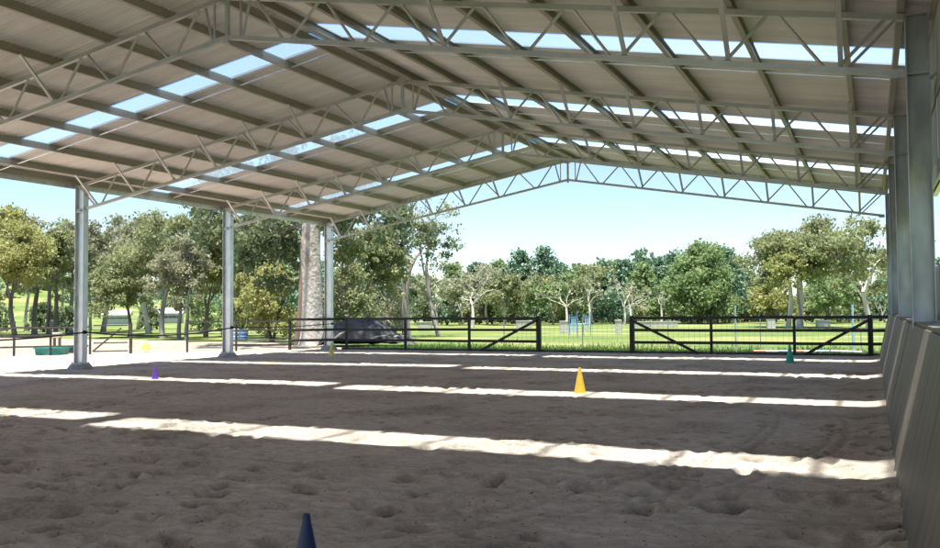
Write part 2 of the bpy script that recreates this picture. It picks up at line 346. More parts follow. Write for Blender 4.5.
# ------------------------------------------------------------------ the shelter
sh = empty('arena_shelter', (XM, 8, 0), label='open sided steel riding arena shelter with gabled roof and skylight strips', cat='arena shelter')
def P(mb, name, mt, parent=None, bevel=0, smooth=False):
    par = parent or sh
    o = mb.build(name, mt, par, smooth, bevel); o.matrix_parent_inverse = Matrix.Translation((-XM, -8, 0)) if par is sh else Matrix.Identity(4)
    return o
def shift(o): return o
for k, yf in enumerate(FR):
    for side, xc in ((-1, XL+.16), (1, XR+.13)):
        mb = MB(); dx = .155 if side < 0 else .125; fy = .085; zt = ztop(XL)+.02
        zb = .16 if side < 0 else 0
        mb.box(xc-dx, xc-dx+.012, yf-fy, yf+fy, zb, zt); mb.box(xc+dx-.012, xc+dx, yf-fy, yf+fy, zb, zt)
        mb.box(xc-dx+.012, xc+dx-.012, yf-.005, yf+.005, zb, zt)
        for zz in (zt-.012, HC-DEP-.02):
            mb.box(xc-dx+.012, xc+dx-.012, yf-fy+.004, yf-.005, zz-.012, zz); mb.box(xc-dx+.012, xc+dx-.012, yf+.005, yf+fy-.004, zz-.012, zz)
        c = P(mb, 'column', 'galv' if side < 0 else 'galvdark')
        bp = MB(); bp.box(xc-.2, xc+.2, yf-.14, yf+.14, zb-.02, zb+.004)
        for sx in (-.14, .14):
            for sy in (-.11, .11): bp.lathe([(.018, 0), (.018, .03), (.009, .03), (.009, .06)], 6, (xc+sx*1.2, yf+sy, zb+.004))
        P(bp, 'base_plate', 'galvdark', c)
        if side < 0:
            pr = MB(); prof = [(.33, -.06), (.34, .0), (.31, .05), (.28, .1), (.25, .135), (.22, .14)]
            pr.lathe(prof, 20, (xc, yf, 0)); P(pr, 'concrete_pier', 'conc', smooth=True)
    # roof truss
    t = MB()
    for s in (-1, 1):
        t.bar((XM, yf, ztop(XM)), (XM+s*(W/2+.0), yf, HC), .075, .075)
    tr = P(t, 'truss', 'truss')                                     # top chord carries the rest
    b = MB()
    for s in (-1, 1): b.bar((XM, yf, ztop(XM)-DEP), (XM+s*(W/2-.03), yf, HC-DEP+SL*.03), .075, .07)
    P(b, 'bottom_chord', 'truss', tr)
    wb = MB()
    for s in (-1, 1):
        P0 = lambda a, top: (XM+s*a, yf, HC+SL*(W/2-a)-(0 if top else DEP))
        tops = [.52+1.335*i for i in range(8)]; 
        for i, a in enumerate(tops):
            if a < W/2-.1:
                if i > 0 or True: wb.tube([P0(max(a-.62, .28) if i else .30, False), P0(a-.05, True)], .024, 6)
                if a+.62 < W/2: wb.tube([P0(a+.05, True), P0(a+.60, False)], .024, 6)
        wb.tube([P0(9.35, False), P0(9.93, True)], .02, 6)
        wb.bar(P0(.27, True), P0(.27, False), .03)
    wb.bar((XM, yf, ztop(XM)+.04), (XM, yf, ztop(XM)-DEP-.10), .06)
    P(wb, 'web', 'truss', tr)
    gp_ = MB(); gp_.box(XM-.11, XM+.11, yf-.056, yf-.050, ztop(XM)-.10, ztop(XM)+.06)
    P(gp_, 'gusset_plate', 'truss', tr)
    for s in (-1, 1):
        gq = MB(); xe = XM+s*(W/2-.02); gq.box(min(xe, xe-s*.16), max(xe, xe-s*.16), yf-.056, yf-.050, HC-DEP-.05, HC-DEP+.05)
        for bx_ in (.05, .12): gq.tube([(xe-s*bx_, yf-.07, HC-DEP), (xe-s*bx_, yf-.056, HC-DEP)], .013, 6)
        P(gq, 'gusset_plate', 'truss', tr)
    # fly braces reach from the bottom chord to the purlins on the camera side
    for s in (-1, 1):
        for i, a in enumerate(PUR):
            if a < 1.5 or (k == 3 and s > 0 and a in (2.62, 5.30)) or (k == 3 and s < 0 and a in (2.62,)): continue
            fb = MB(); x = XM+s*a; fb.bar((x, yf-.0, HC+SL*(W/2-a)-DEP+.05), (x, yf-.72, HC+SL*(W/2-a)+.06),   .06, .03, (0, 1, 0))
            P(fb, 'fly_brace', 'truss', tr)
# purlins: long C sections
Y0 = FR[-1]-.5; Y1 = YB+.12
for s in (-1, 1):
    for a in PUR+([9.93] if s < 0 else [9.93, 11.15]):
        x = XM+s*a; z = HC+SL*(W/2-a)+.045; h = .16; mb = MB()
        dn = s                                                # lips point down slope
        mb.box(x-.004, x+.004, Y0, Y1, z, z+h)
        mb.box(min(x+.004*dn, x+.07*dn), max(x+.004*dn, x+.07*dn), Y0, Y1, z, z+.008)
        mb.box(min(x+.062*dn, x+.07*dn), max(x+.062*dn, x+.07*dn), Y0, Y1, z+.008, z+.024)
        mb.box(min(x+.004*dn, x+.07*dn), max(x+.004*dn, x+.07*dn), Y0, Y1, z+h-.022, z+h-.015)
        P(mb, 'purlin', 'purlin')
# corrugated sheets and skylights
def corr(y0, y1, s, mt, name, dz=0):
    p = .10; n = max(2, int(round((y1-y0)/p*8))); yy = np.linspace(y0, y1, n+1); zz = .022*np.sin(2*np.pi*yy/p)
    a0, a1 = .02, W/2+(.12 if s < 0 else 1.3)
    V = []
    for a in (a0, a1): V.append(np.stack([np.full(n+1, XM+s*a), yy, HC+SL*(W/2-a)+ROOF+dz+zz], -1))
    V = np.concatenate(V); I = np.arange(n); Fq = np.stack([I, I+1, I+n+2, I+n+1], -1)
    o = link(name, npmesh(name, V, Fq, smooth=True), mt, sh); o.matrix_parent_inverse = Matrix.Translation((-XM, -8, 0)); return o
for s, off, wd in ((-1, 2.98, .80), (1, 2.62, .95)):
    edges = []
    for k in range(1, 8): edges.append((FR[k]+off-wd/2, FR[k]+off+wd/2))
    edges.sort(); y = FR[-1]-.6
    for e0, e1 in edges:
        corr(y, e0+.03, s, 'sheet', 'roof_sheet'); corr(e0, e1, s, 'skylight', 'skylight', -.014); y = e1-.03
    corr(y, YB+.2, s, 'sheet', 'roof_sheet')
mb = MB()
for s in (-1, 1): mb.add([(XM, Y0, ztop(XM)+ROOF+.03), (XM+s*.24, Y0, ztop(XM)+ROOF-.018), (XM+s*.24, YB+.2, ztop(XM)+ROOF-.018), (XM, YB+.2, ztop(XM)+ROOF+.03)], [(0, 1, 2, 3)])
P(mb, 'ridge_cap', 'sheet')
for k in range(7):                                           # bridging at mid bay
    ym = (FR[k]+FR[k+1])/2+.55
    for s in (-1, 1):
        mb = MB(); pp = PUR+[9.93]
        for a, b in zip(pp[:-1], pp[1:]):
            za = HC+SL*(W/2-a)+.09; zb = HC+SL*(W/2-b)+.09
            mb.bar((XM+s*(a+.08), ym, za-SL*.08), (XM+s*(b-.02), ym, zb), .05, .012)
        P(mb, 'purlin_bridging', 'galv')
# eave beams, gutters, barge angle at the far gable
for s, x in ((-1, XL), (1, XR+.0)):
    mb = MB(); z = HC-.02
    xo = x-.04 if s < 0 else x+.315
    mb.box(xo-.01, xo+.01, Y0, Y1, z-.05, z+.20)
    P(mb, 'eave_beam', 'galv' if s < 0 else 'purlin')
    g = MB(); xg = xo+s*.02 if s < 0 else XR+1.28; zz = z+.16-(0 if s < 0 else .21)
    g.box(min(xg, xg+s*.006), max(xg, xg+s*.006), Y0, Y1, zz-.07, zz+.07); g.box(min(xg, xg+s*.13), max(xg, xg+s*.13), Y0, Y1, zz-.078, zz-.07); g.box(min(xg+s*.13, xg+s*.136), max(xg+s*.13, xg+s*.136), Y0, Y1, zz-.078, zz+.06)
    P(g, 'gutter', 'galv')
mb = MB()
for s in (-1, 1): mb.bar((XM, YB+.17, ztop(XM)+.15), (XM+s*(W/2+.1), YB+.17, HC+.13), .012, .16)
P(mb, 'barge_board', 'galv')
for yf in FR:
    mb = MB(); mb.bar((XR+.26, yf, HC-.03), (XR+1.2, yf, HC-SL*1.2), .07, .07); mb.bar((XR+.26, yf, HC-.75), (XR+1.1, yf, HC-SL*1.1-.06), .04); P(mb, 'awning_bracket', 'truss')
# right wall: leaning kickboards, capping, upper cladding
ke = [29.75]
while ke[-1] > -12: ke.append(ke[-1]-2.41)
for a, b in zip(ke[:-1], ke[1:]):
    mb = MB(); y0, y1 = b+.006, a-.006; j = rng.uniform(-.004, .004)
    xa, xb = .13+j, .43+j; mb.add([(xa, y0, -.05), (xa+.02, y0, -.05), (xb+.02, y0, 1.29), (xb, y0, 1.29), (xa, y1, -.05), (xa+.02, y1, -.05), (xb+.02, y1, 1.29), (xb, y1, 1.29)],
        [(0, 1, 2, 3), (7, 6, 5, 4), (0, 3, 7, 4), (1, 5, 6, 2), (3, 2, 6, 7), (0, 4, 5, 1)])
    P(mb, 'kickboard_panel', 'ply')
mb = MB(); mb.box(.455, .80, -12, 29.8, 1.292, 1.325); P(mb, 'capping_rail', 'ply')
for zz in (.35, .8, 1.2):
    mb = MB(); mb.box(.48+.0, .56, -12, 29.7, zz-.045, zz+.045) if zz > 1 else mb.box(.13+.23*zz+.05, .13+.23*zz+.10, -12, 29.7, zz-.045, zz+.045); P(mb, 'wall_rail', 'greytimber')
def wallcorr(y0, y1):
    p = .076; n = int(round((y1-y0)/p*6)); yy = np.linspace(y0, y1, n+1); xx = .745+.008*np.sin(2*np.pi*yy/p)
    V = np.concatenate([np.stack([xx, yy, np.full(n+1, z)], -1) for z in (3.05, 4.88)]); I = np.arange(n)
    o = link('wall_sheet', npmesh('wall_sheet', V, np.stack([I, I+1, I+n+2, I+n+1], -1), smooth=True), 'wallsheet', sh); o.matrix_parent_inverse = Matrix.Translation((-XM, -8, 0))
for k in range(7): wallcorr(FR[k+1]+.01, FR[k]-.01)
for zz in (3.1, 4.0):
    mb = MB(); mb.box(.722, .730, Y0, Y1, zz-.09, zz+.09); P(mb, 'wall_girt', 'purlin')

# ------------------------------------------------------------------ fences
def fence_run(root, pts, posts, rails=(1.20, .79, .38), mt='black', pw=.085, rh=.095, big=()):
    for i in posts:
        x, y = pts[i]; b = big and i in big; s = (.075 if b else pw/2)
        MB().box(x-s, x+s, y-s+.02, y+s+.02, -.2, 1.27 if b else 1.235).build('post', mt, root, bevel=.006)
    for z in rails:
        mb = MB()
        for (x0, y0), (x1, y1) in zip(pts[:-1], pts[1:]):
            dz0 = random.uniform(-.012, .012)
            mb.bar((x0, y0-.055, z+dz0), (x1, y1-.055, z+random.uniform(-.012, .012)), .04, rh)
        mb.build('rail', mt, root)
f1 = empty('post_and_rail_fence', (0, 0, 0), label='black three rail timber fence left of the gateway with one diagonal brace', cat='fence', group='timber fences around the arena')
L = [(-20.6, 28.8), (-18.75, 29.95), (-16.15, 29.95), (-13.5, 29.95), (-10.80, 29.95)]
fence_run(f1, L, range(5), big=(4,))
MB().bar((-10.86, 29.86, 1.12), (-13.0, 29.86, .04), .045, .09).build('diagonal_brace', 'black', f1)
f2 = empty('post_and_rail_fence', (0, 0, 0), label='black three rail timber fence right of the gateway braced at both ends', cat='fence', group='timber fences around the arena')
Rr = [(-7.45, 29.95), (-4.83, 29.95), (-2.27, 29.95), (-.08, 29.95), (.5, 29.95)]
fence_run(f2, Rr, range(4), big=(0, 3))
MB().bar((-7.40, 29.86, 1.10), (-5.25, 29.86, .04), .045, .09).build('diagonal_brace', 'black', f2)
MB().bar((-.14, 29.86, 1.10), (-1.95, 29.86, .04), .045, .09).build('diagonal_brace', 'black', f2)
def onside(px, c=49.4):                   # where the side fence line crosses that direction
    x, y = azim(px, 10); k = x/y; yy = c/(1-k); return (k*yy, yy)
S = {p: onside(p) for p in (-60, 14, 50.5, 90, 131, 187, 236)}
f3 = empty('side_fence', (0, 0, 0), label='grey side rail fence at far left behind the green trough', cat='fence', group='side fence lengths')
pl = [S[-60], S[14], S[50.5], S[90]]; fence_run(f3, pl, (0, 1, 2, 3), rails=(1.0, .72, .33), mt='greytimber', pw=.06, rh=.06)
MB().bar((S[14][0], S[14][1]-.06, 1.0), (S[-60][0], S[-60][1]-.06, .5), .04, .08).build('diagonal_brace', 'greytimber', f3)
f4 = empty('side_fence', (0, 0, 0), label='grey side rail fence between the middle column and the corner by the big trunk', cat='fence', group='side fence lengths')
fence_run(f4, [S[187], S[236], (-20.65, 28.75)], (0, 1), rails=(1.13, .80, .42), mt='greytimber', pw=.06, rh=.055)
g = empty('farm_gate', (0, 0, 0), label='grey metal farm gate with a diagonal bar right of the nearest left column', cat='gate')
a, b = Vector((*S[90], 0)), Vector((*S[131], 0)); d = (b-a).normalized(); a2 = a+d*.12
MB().box(b.x-.04, b.x+.04, b.y-.04, b.y+.04, -.2, 1.12).build('post', 'greytimber', g)
fm = MB()
for z in (1.05, .78, .42, .12): fm.bar(a2+Vector((0, 0, z)), b-d*.1+Vector((0, 0, z)), .035, .045)
fm.build('gate_bar', 'greytimber', g)
MB().bar(a2+Vector((0, -.03, .12)), b-d*.3+Vector((0, -.03, .95)), .03, .06).build('diagonal_brace', 'greytimber', g)
# timber edging at the far end of the sand
mb = MB(); mb.box(-19, .5, 29.99, 30.06, -.1, .075); tag(mb.build('edging_board', 'greytimber'), 'low weathered timber edging board along the foot of the black fence', 'edging board')
# wire fence beyond the gateway
wf = empty('wire_fence', (0, 0, 0), label='fine wire mesh fence on star pickets beyond the gateway', cat='fence')
yw = 34.6
for x in (-14.0, -10.62, -7.2, -3.8, -.4, 3): MB().bar((x, yw, -.2), (x, yw, 1.15), .035).build('star_picket', 'galvdark', wf)
mb = MB(); x = -14.0
while x < 3.0: mb.bar((x, yw, .0), (x, yw, 1.1), .006); x += .2
for z in (.05, .2, .35, .5, .7, .9, 1.1): mb.bar((-14.0, yw, z), (3, yw, z), .006 if z < 1 else .009)
mb.build('wire_mesh', 'wire', wf)
# black rope strung between the left columns
HX = XL+.02+.31
for k, lab in ((0, 'far bay next to the big tree trunk'), (1, 'middle bay in front of the farm gate'), (2, 'near bay at the far left')):
    y0, y1 = FR[k], FR[k+1]; z0 = .98 if k else 1.02; pts = []; n = 18; sag = (.05, .17, .13)[k]
    for i in range(n+1):
        t = i/n; pts.append((HX+.03, y0+(y1-y0)*t, .99-sag*4*t*(1-t)+(.03*(1-t) if k == 0 else 0)))
    r = empty('rope', (0, 0, 0), label='black sagging rope strung across the '+lab, cat='rope', group='ropes between the left columns')
    MB().tube(pts, .02 if k else .015, 6).build('rope_strand', 'rope', r)
    for p in (pts[0], pts[-1]): MB().tube([(p[0]-.04, p[1]-.02, p[2]), (p[0]+.03, p[1]-.02, p[2])], [.05, .035], 8).build('insulator', 'black', r)

# ------------------------------------------------------------------ marker cones
def cone(px, py, h, mt, label, rb=None, z=.0):
    dvec = FW+RT*((px-470)/F)-UP*((py-274)/F); t = (z-EYE)/dvec.z; p = CAM+dvec*t
    rb = rb or h*.25
    root = empty('marker_cone', (p.x, p.y, z), rz=random.random(), label=label, cat='cone', group='marker cones on the sand')
    mb = MB(); mb.lathe([(rb*.92, .02), (rb*.90, .035), (rb*.22, h*.93), (rb*.20, h*.985), (rb*.15, h), (rb*.09, h), (rb*.09, h*.9)], 24); mb.build('cone_body', mt, root, smooth=False)
    q = rb*1.12; MB().box(-q, q, -q, q, -.01, .022).build('cone_base', mt, root, bevel=.008)
    return root
cone(580, 393.5, .46, 'yellow', 'orange yellow marker cone standing in the middle of the sand')
cone(155, 379.5, .30, 'purple', 'small purple marker cone near the left edge of the sand')
cone(790, 363, .50, 'cgreen', 'bright green marker cone near the far right fence')
cone(331.5, 355.5, .42, 'lemon', 'pale lemon marker cone at the foot of the farthest left column')
cone(306.5, 588, .40, 'navy', 'dark blue marker cone in the near foreground cut by the frame', rb=.10)

# ------------------------------------------------------------------ things outside
def gp(px, py, z=0):
    dvec = FW+RT*((px-470)/F)-UP*((py-274)/F); return CAM+dvec*((z-EYE)/dvec.z)
p = gp(52, 355); t = empty('water_trough', (p.x, p.y, 0), rz=.35, label='low turquoise plastic trough outside the arena at far left', cat='trough')
mb = MB(); Lx, Ly = .5, .34
o1 = [(-Lx, -Ly*.6), (-Lx*.8, -Ly), (Lx*.8, -Ly), (Lx, -Ly*.6), (Lx, Ly*.6), (Lx*.8, Ly), (-Lx*.8, Ly), (-Lx, Ly*.6)]
def tub(mb, o1, h, th=.05, grow=1.08):
    n = len(o1); sc = 1-th/.4
    rings = [[(x, y, 0) for x, y in o1], [(x*grow, y*grow, h) for x, y in o1], [(x*grow*sc, y*grow*sc, h) for x, y in o1], [(x*sc, y*sc, .04) for x, y in o1]]
    vs = sum(rings, []); fs = [tuple(range(n))[::-1], tuple(3*n+i for i in range(n))]
    for r in range(3):
        for i in range(n): a = r*n+i; b = r*n+(i+1) % n; fs.append((a, b, b+n, a+n))
    return mb.add(vs, fs)
tub(mb, o1, .26).build('basin', 'teal', t, bevel=.01)
rim = MB()
for i in range(8):
    a = o1[i]; b = o1[(i+1) % 8]; rim.bar((a[0]*1.12, a[1]*1.12, .265), (b[0]*1.12, b[1]*1.12, .265), .07, .03)
rim.build('rim', 'teal', t)
p = gp(69, 353); t = empty('feed_tub', (p.x, p.y, 0), rz=.1, label='dark green tub on the ground behind the turquoise trough', cat='tub')
tub(MB(), [(.32*math.cos(a*math.pi/6), .22*math.sin(a*math.pi/6)) for a in range(12)], .22).build('tub_shell', 'dteal', t)
p = gp(57, 347.5); t = empty('feed_stand', (p.x, p.y, 0), rz=.3, label='pale beige box on two brown legs behind the turquoise trough', cat='stand')
MB().box(-.17, .17, -.12, .12, .42, .66).build('box', 'beige', t, bevel=.02)
for x in (-.12, .12): MB().box(x-.04, x+.04, -.05, .05, -.05, .42).build('leg', 'bark_brown', t)
p = gp(146, 350); t = empty('jump_block', (p.x, p.y, 0), rz=.4, label='small yellow plastic jump block on the dirt in the side fence opening', cat='jump block')
mb = MB(); mb.add([(-.17, -.12, 0), (.17, -.12, 0), (.17, .12, 0), (-.17, .12, 0), (-.11, -.08, .24), (.11, -.08, .24), (.11, .08, .24), (-.11, .08, .24)], [(0, 3, 2, 1), (4, 5, 6, 7), (0, 1, 5, 4), (1, 2, 6, 5), (2, 3, 7, 6), (3, 0, 4, 7)]); mb.build('block_body', 'lemon', t, bevel=.02)
MB().box(-.07, .07, -.05, .05, .24, .28).build('pole_cup', 'lemon', t)
def drum(px, py, h, r, mt, label, grp=None):
    p = gp(px, py); t = empty('drum', (p.x, p.y, 0), label=label, cat='drum', group=grp)
    prof = [(r*.94, 0), (r, .02), (r, h*.32), (r*1.04, h*.34), (r*1.04, h*.36), (r, h*.38), (r, h*.64), (r*1.04, h*.66), (r*1.04, h*.68), (r, h*.70), (r, h*.97), (r*.94, h)]
    MB().lathe(prof, 20).build('drum_shell', mt, t, smooth=False)
    MB().lathe([(r*.9, h), (r*.9, h+.012)], 20).build('lid', mt, t); return t
drum(234, 341, .62, .27, 'lightblue', 'light blue plastic drum just right of the middle left column', 'blue drums beyond the side fence')
drum(243, 340, .55, .27, 'trans_blue', 'deeper blue plastic drum, right one of the pair by the fence', 'blue drums beyond the side fence')
def wing(px, py, label):
    p = gp(px, py); t = empty('jump_wing', (p.x, p.y, 0), rz=.35, label=label, cat='jump wing', group='blue jump wings in the paddock')
    h = 1.35
    for x in (-.22, .22): MB().box(x-.03, x+.03, -.03, .03, 0, h if x > 0 else h*.9).build('upright', 'trans_blue', t)
    mb = MB()
    for i in range(3): mb.box(-.12+i*.1, -.06+i*.1, -.02, .02, .3, 1.0)
    mb.build('slat', 'paleblue', t)
    for z in (.25, .62, 1.02): MB().box(-.175, .175, -.03, .03, z, z+.07).build('cross_rail', 'lightblue' if z < 1 else 'trans_blue', t)
    for x in (-.22, .22): MB().box(x-.05, x+.05, -.3, .3, -.02, .07).build('foot', 'white', t)
wing(573.5, 335.5, 'blue jump wing seen through the gateway, left one beside a white block')
wing(587, 334.5, 'blue jump wing seen through the gateway, right one behind the wire picket')
mb = MB(); a = gp(576, 335); b = gp(584.5, 334.7); t = empty('jump_pole', (a.x, a.y, .62), label='pale blue pole resting between the two blue jump wings', cat='jump pole')
MB().tube([(0, 0, 0), (b.x-a.x, b.y-a.y, 0)], .045, 10).build('pole_shaft', 'paleblue', t)
def block(px, py, wd, h, label, mt='white'):
    p = gp(px, py); t = empty('filler_block', (p.x, p.y, 0), rz=YAW*math.pi/180*.8+random.uniform(-.1, .1), label=label, cat='jump filler', group='white jump fillers in the paddock')
    MB().box(-wd/2, wd/2, -.2, .2, 0, h).build('filler_panel', mt, t, bevel=.03)
    MB().box(-wd/2-.03, wd/2+.03, -.23, .23, h, h+.05).build('top_board', mt, t, bevel=.01)
block(564, 333, .50, .72, 'white jump filler block left of the blue wings in the gateway')
block(618.5, 333.5, .40, .78, 'white jump filler block at the right side of the gateway')
block(391, 330, .75, .50, 'white jump filler behind the dark soil heap')
block(425, 331, 1.0, .62, 'white jump filler seen through the fence left of the gateway')
block(524, 328, 1.3, .55, 'white jump filler just left of the gateway, far off by the trees')
block(641, 327, 1.6, .40, 'long low white filler right of the gateway near the trees')
block(664, 327, 2.2, .42, 'longest low white filler in the paddock near the pale trunks')
block(771, 329, .55, .75, 'white jump filler left of the twin white gum trunks')
block(823, 327, 1.0, .45, 'white jump filler right of the twin white gum trunks')
# coloured pole lying behind the right fence
a = gp(750, 354.6); b = gp(828, 354.8); L_ = (b-a).length; t = empty('striped_pole', (a.x, a.y+.9, .06), rz=math.atan2(b.y-a.y, b.x-a.x), label='red white and blue striped jump pole lying on the grass behind the right fence', cat='jump pole')
for i, c in enumerate(('red', 'white', 'trans_blue', 'red', 'white', 'trans_blue')): MB().tube([(L_*i/6, 0, 0), (L_*(i+1)/6, 0, 0)], .05, 12).build('pole_band', c, t)
a = gp(830, 354.6); b = gp(862, 356); t = empty('white_pole', (a.x, a.y+1.0, .06), rz=math.atan2(b.y-a.y, b.x-a.x), label='plain white jump pole lying on the grass at the right end of the fence', cat='jump pole')
MB().tube([(0, 0, 0), ((b-a).length, 0, 0)], .05, 12).build('pole_shaft', 'white', t)
for px, py, top, r, cc, lab in ((736, 352, 1.6, .028, 'paleblue', 'slim pale blue upright post with a white foot behind the right fence'), (853.5, 350, 1.6, .04, 'paleblue', 'grey blue upright post near the right end of the fence')):
    p = gp(px, py); t = empty('marker_post', (p.x, p.y, 0), label=lab, cat='post', group='upright posts behind the right fence')
    MB().tube([(0, 0, .55), (0, 0, top)], r, 10).build('post_shaft', cc, t); MB().tube([(0, 0, -.1), (0, 0, .55)], r*1.08, 10).build('post_foot', 'white' if px < 800 else 'paleblue', t)
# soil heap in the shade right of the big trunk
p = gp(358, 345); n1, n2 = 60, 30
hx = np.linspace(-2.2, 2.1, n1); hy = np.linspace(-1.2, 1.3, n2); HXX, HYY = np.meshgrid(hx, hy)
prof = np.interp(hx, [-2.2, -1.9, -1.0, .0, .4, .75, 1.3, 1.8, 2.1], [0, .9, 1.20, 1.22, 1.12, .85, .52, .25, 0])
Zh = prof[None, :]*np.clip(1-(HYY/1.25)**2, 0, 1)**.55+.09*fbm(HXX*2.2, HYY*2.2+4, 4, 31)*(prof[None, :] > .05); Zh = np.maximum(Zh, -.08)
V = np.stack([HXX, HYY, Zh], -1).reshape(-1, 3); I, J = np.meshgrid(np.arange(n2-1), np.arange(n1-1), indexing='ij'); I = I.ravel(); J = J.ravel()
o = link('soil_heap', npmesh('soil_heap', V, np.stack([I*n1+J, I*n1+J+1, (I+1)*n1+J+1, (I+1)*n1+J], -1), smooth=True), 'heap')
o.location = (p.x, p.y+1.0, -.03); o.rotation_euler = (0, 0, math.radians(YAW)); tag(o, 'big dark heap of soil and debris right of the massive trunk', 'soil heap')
rs_ = np.random.default_rng(3)
for x0_, z0_, x1_, z1_, y_ in ((.55, 1.28, 1.25, .78, -.75), (-1.6, .2, -.7, .75, -1.15), (.9, .3, 1.8, .4, -.9), (-.3, .95, .2, 1.5, -.4), (.1, .25, .9, .45, -1.2)):
    b_ = MB(); b_.tube([(x0_, y_, z0_), ((x0_+x1_)/2, y_-.05, (z0_+z1_)/2+.06), (x1_, y_+.05, z1_)], [.05, .04, .015], 7); b_.build('branch', 'bark_pale' if y_ < -.5 else 'bark_dark', o, smooth=True)
o['label'] = 'big dark heap of soil and branches right of the massive trunk'
# horse float parked beyond the right wall
t = empty('horse_float', (2.15, 19.5, 0), label='dark grey horse float parked outside beyond the right wall', cat='horse float')
def rbox(x0, x1, y0, y1, z0, z1, r=.12):
    mb = MB(); prof = []
    for cx, cz, a0 in ((x1-r, z1-r, 0), (x0+r, z1-r, 90), (x0+.03, z0+.03, 180), (x1-.03, z0+.03, 270)):
        rr_ = r if a0 < 180 else .03
        for i in range(5): a = math.radians(a0+i*22.5); prof.append((cx+rr_*math.cos(a), cz+rr_*math.sin(a)))
    n = len(prof); vs = [(x, y0, z) for x, z in prof]+[(x, y1, z) for x, z in prof]
    mb.add(vs, [tuple(range(n)), tuple(range(n, 2*n))[::-1]]+[(i, i+n, (i+1) % n+n, (i+1) % n) for i in range(n)]); return mb
rbox(-1.05, 1.05, -1.5, 2.1, .42, 2.32).build('body', 'floatbody', t)
rb = MB(); rb.box(-.95, .95, -1.54, -1.502, .45, 1.5); rb.build('tail_ramp', 'galvdark', t, bevel=.01)
rbox(-.9, .9, -1.52, -1.502, 1.58, 2.15, .06).build('rear_window', 'glass', t)
for x in (-1.12, 1.12):
    for y in (0, .75):
        wl = MB(); wl.tube([(x-.09, y, .33), (x+.09, y, .33)], .33, 20); w_ = wl.build('wheel', 'rubber', t); MB().tube([(x-.1, y, .33), (x+.1, y, .33)], .18, 16).build('rim', 'galv', w_)
    MB().box(x-.12, x+.12, -.42, 1.17, .68, .72).build('mudguard', 'galvdark', t)
    MB().box(x*.82-.05, x*.82+.05, -1.56, -1.54, .5, .62).build('tail_light', 'red', t)
MB().bar((0, 2.1, .5), (0, 3.4, .5), .09).build('drawbar', 'galvdark', t)
# far white houses
def house(px, d, wd, dp, hw, label, rz):
    x, y = azim(px, d); z = float(terrain(np.array([x]), np.array([y]))[0]); t = empty('farm_house', (x, y, z), rz=rz, label=label, cat='house', group='white houses beyond the trees')
    MB().box(-wd/2, wd/2, -dp/2, dp/2, -.5, hw).build('wall', 'white', t)
    mb = MB(); e = .4; rh = hw+dp*.22
    mb.add([(-wd/2-e, -dp/2-e, hw-.05), (wd/2+e, -dp/2-e, hw-.05), (wd/2+e, 0, rh), (-wd/2-e, 0, rh), (-wd/2-e, dp/2+e, hw-.05), (wd/2+e, dp/2+e, hw-.05),
            (-wd/2-e, -dp/2-e, hw+.05), (wd/2+e, -dp/2-e, hw+.05), (wd/2+e, 0, rh+.1), (-wd/2-e, 0, rh+.1), (-wd/2-e, dp/2+e, hw+.05), (wd/2+e, dp/2+e, hw+.05)],
           [(0, 3, 2, 1), (3, 4, 5, 2), (6, 7, 8, 9), (9, 8, 11, 10), (0, 1, 7, 6), (4, 10, 11, 5), (1, 2, 8, 7), (2, 5, 11, 8), (0, 6, 9, 3), (3, 9, 10, 4)])
    mb.build('roof', 'roofred', t)
    nw = 3
    for i in range(nw):
        x = -wd/2+wd*(i+.5)/nw; f = MB().box(x-.55, x+.55, -dp/2-.04, -dp/2-.005, .75, hw-.35).build('window', 'glass', t)
        MB().box(x-.03, x+.03, -dp/2-.07, -dp/2-.041, .75, hw-.35).build('mullion', 'white', f)
house(117, 128, 3.2, 3, 1.25, 'white farm building seen low between trunks right of the nearest left column', math.radians(40))
house(170, 132, 3.4, 3, 1.45, 'white farm building seen low between trunks left of the middle column', math.radians(34))

# ------------------------------------------------------------------ trees
def leaves(clumps, n_per, size, droop=.3, rs=None, flat=.6):
    """clumps: list of (x,y,z,r); returns verts, quads, tone"""
    C_ = np.array([c[:3] for c in clumps]); R_ = np.array([c[3] for c in clumps]); k = len(C_)
    n = np.maximum(4, (n_per*(R_/R_.mean())**1.6).astype(int)); idx = np.repeat(np.arange(k), n); N_ = len(idx)
    d = rs.normal(size=(N_, 3)); d /= np.linalg.norm(d, axis=1)[:, None]; rad = rs.random(N_)**.45
    lump = 1+.35*np.sin(d[:, 0]*5+idx)*np.cos(d[:, 1]*4+idx*2)
    pos = C_[idx]+d*(rad*R_[idx]*lump)[:, None]*np.array([1, 1, flat])
    ax = rs.normal(size=(N_, 3)); ax[:, 2] -= droop*2.2; ax /= np.linalg.norm(ax, axis=1)[:, None]
    b = rs.normal(size=(N_, 3)); b = np.cross(ax, b); b /= np.linalg.norm(b, axis=1)[:, None]
    s = size*rs.uniform(.35, 1.7, N_)[:, None]; A = ax*s*.66; B = b*s*.46
    V = np.stack([pos-A, pos+B, pos+A, pos-B], 1).reshape(-1, 3)
    ct = rs.random(k); tone = np.clip(ct[idx]*.7+rs.random(N_)*.3, 0, 1)
    return V, np.arange(4*N_).reshape(-1, 4), tone
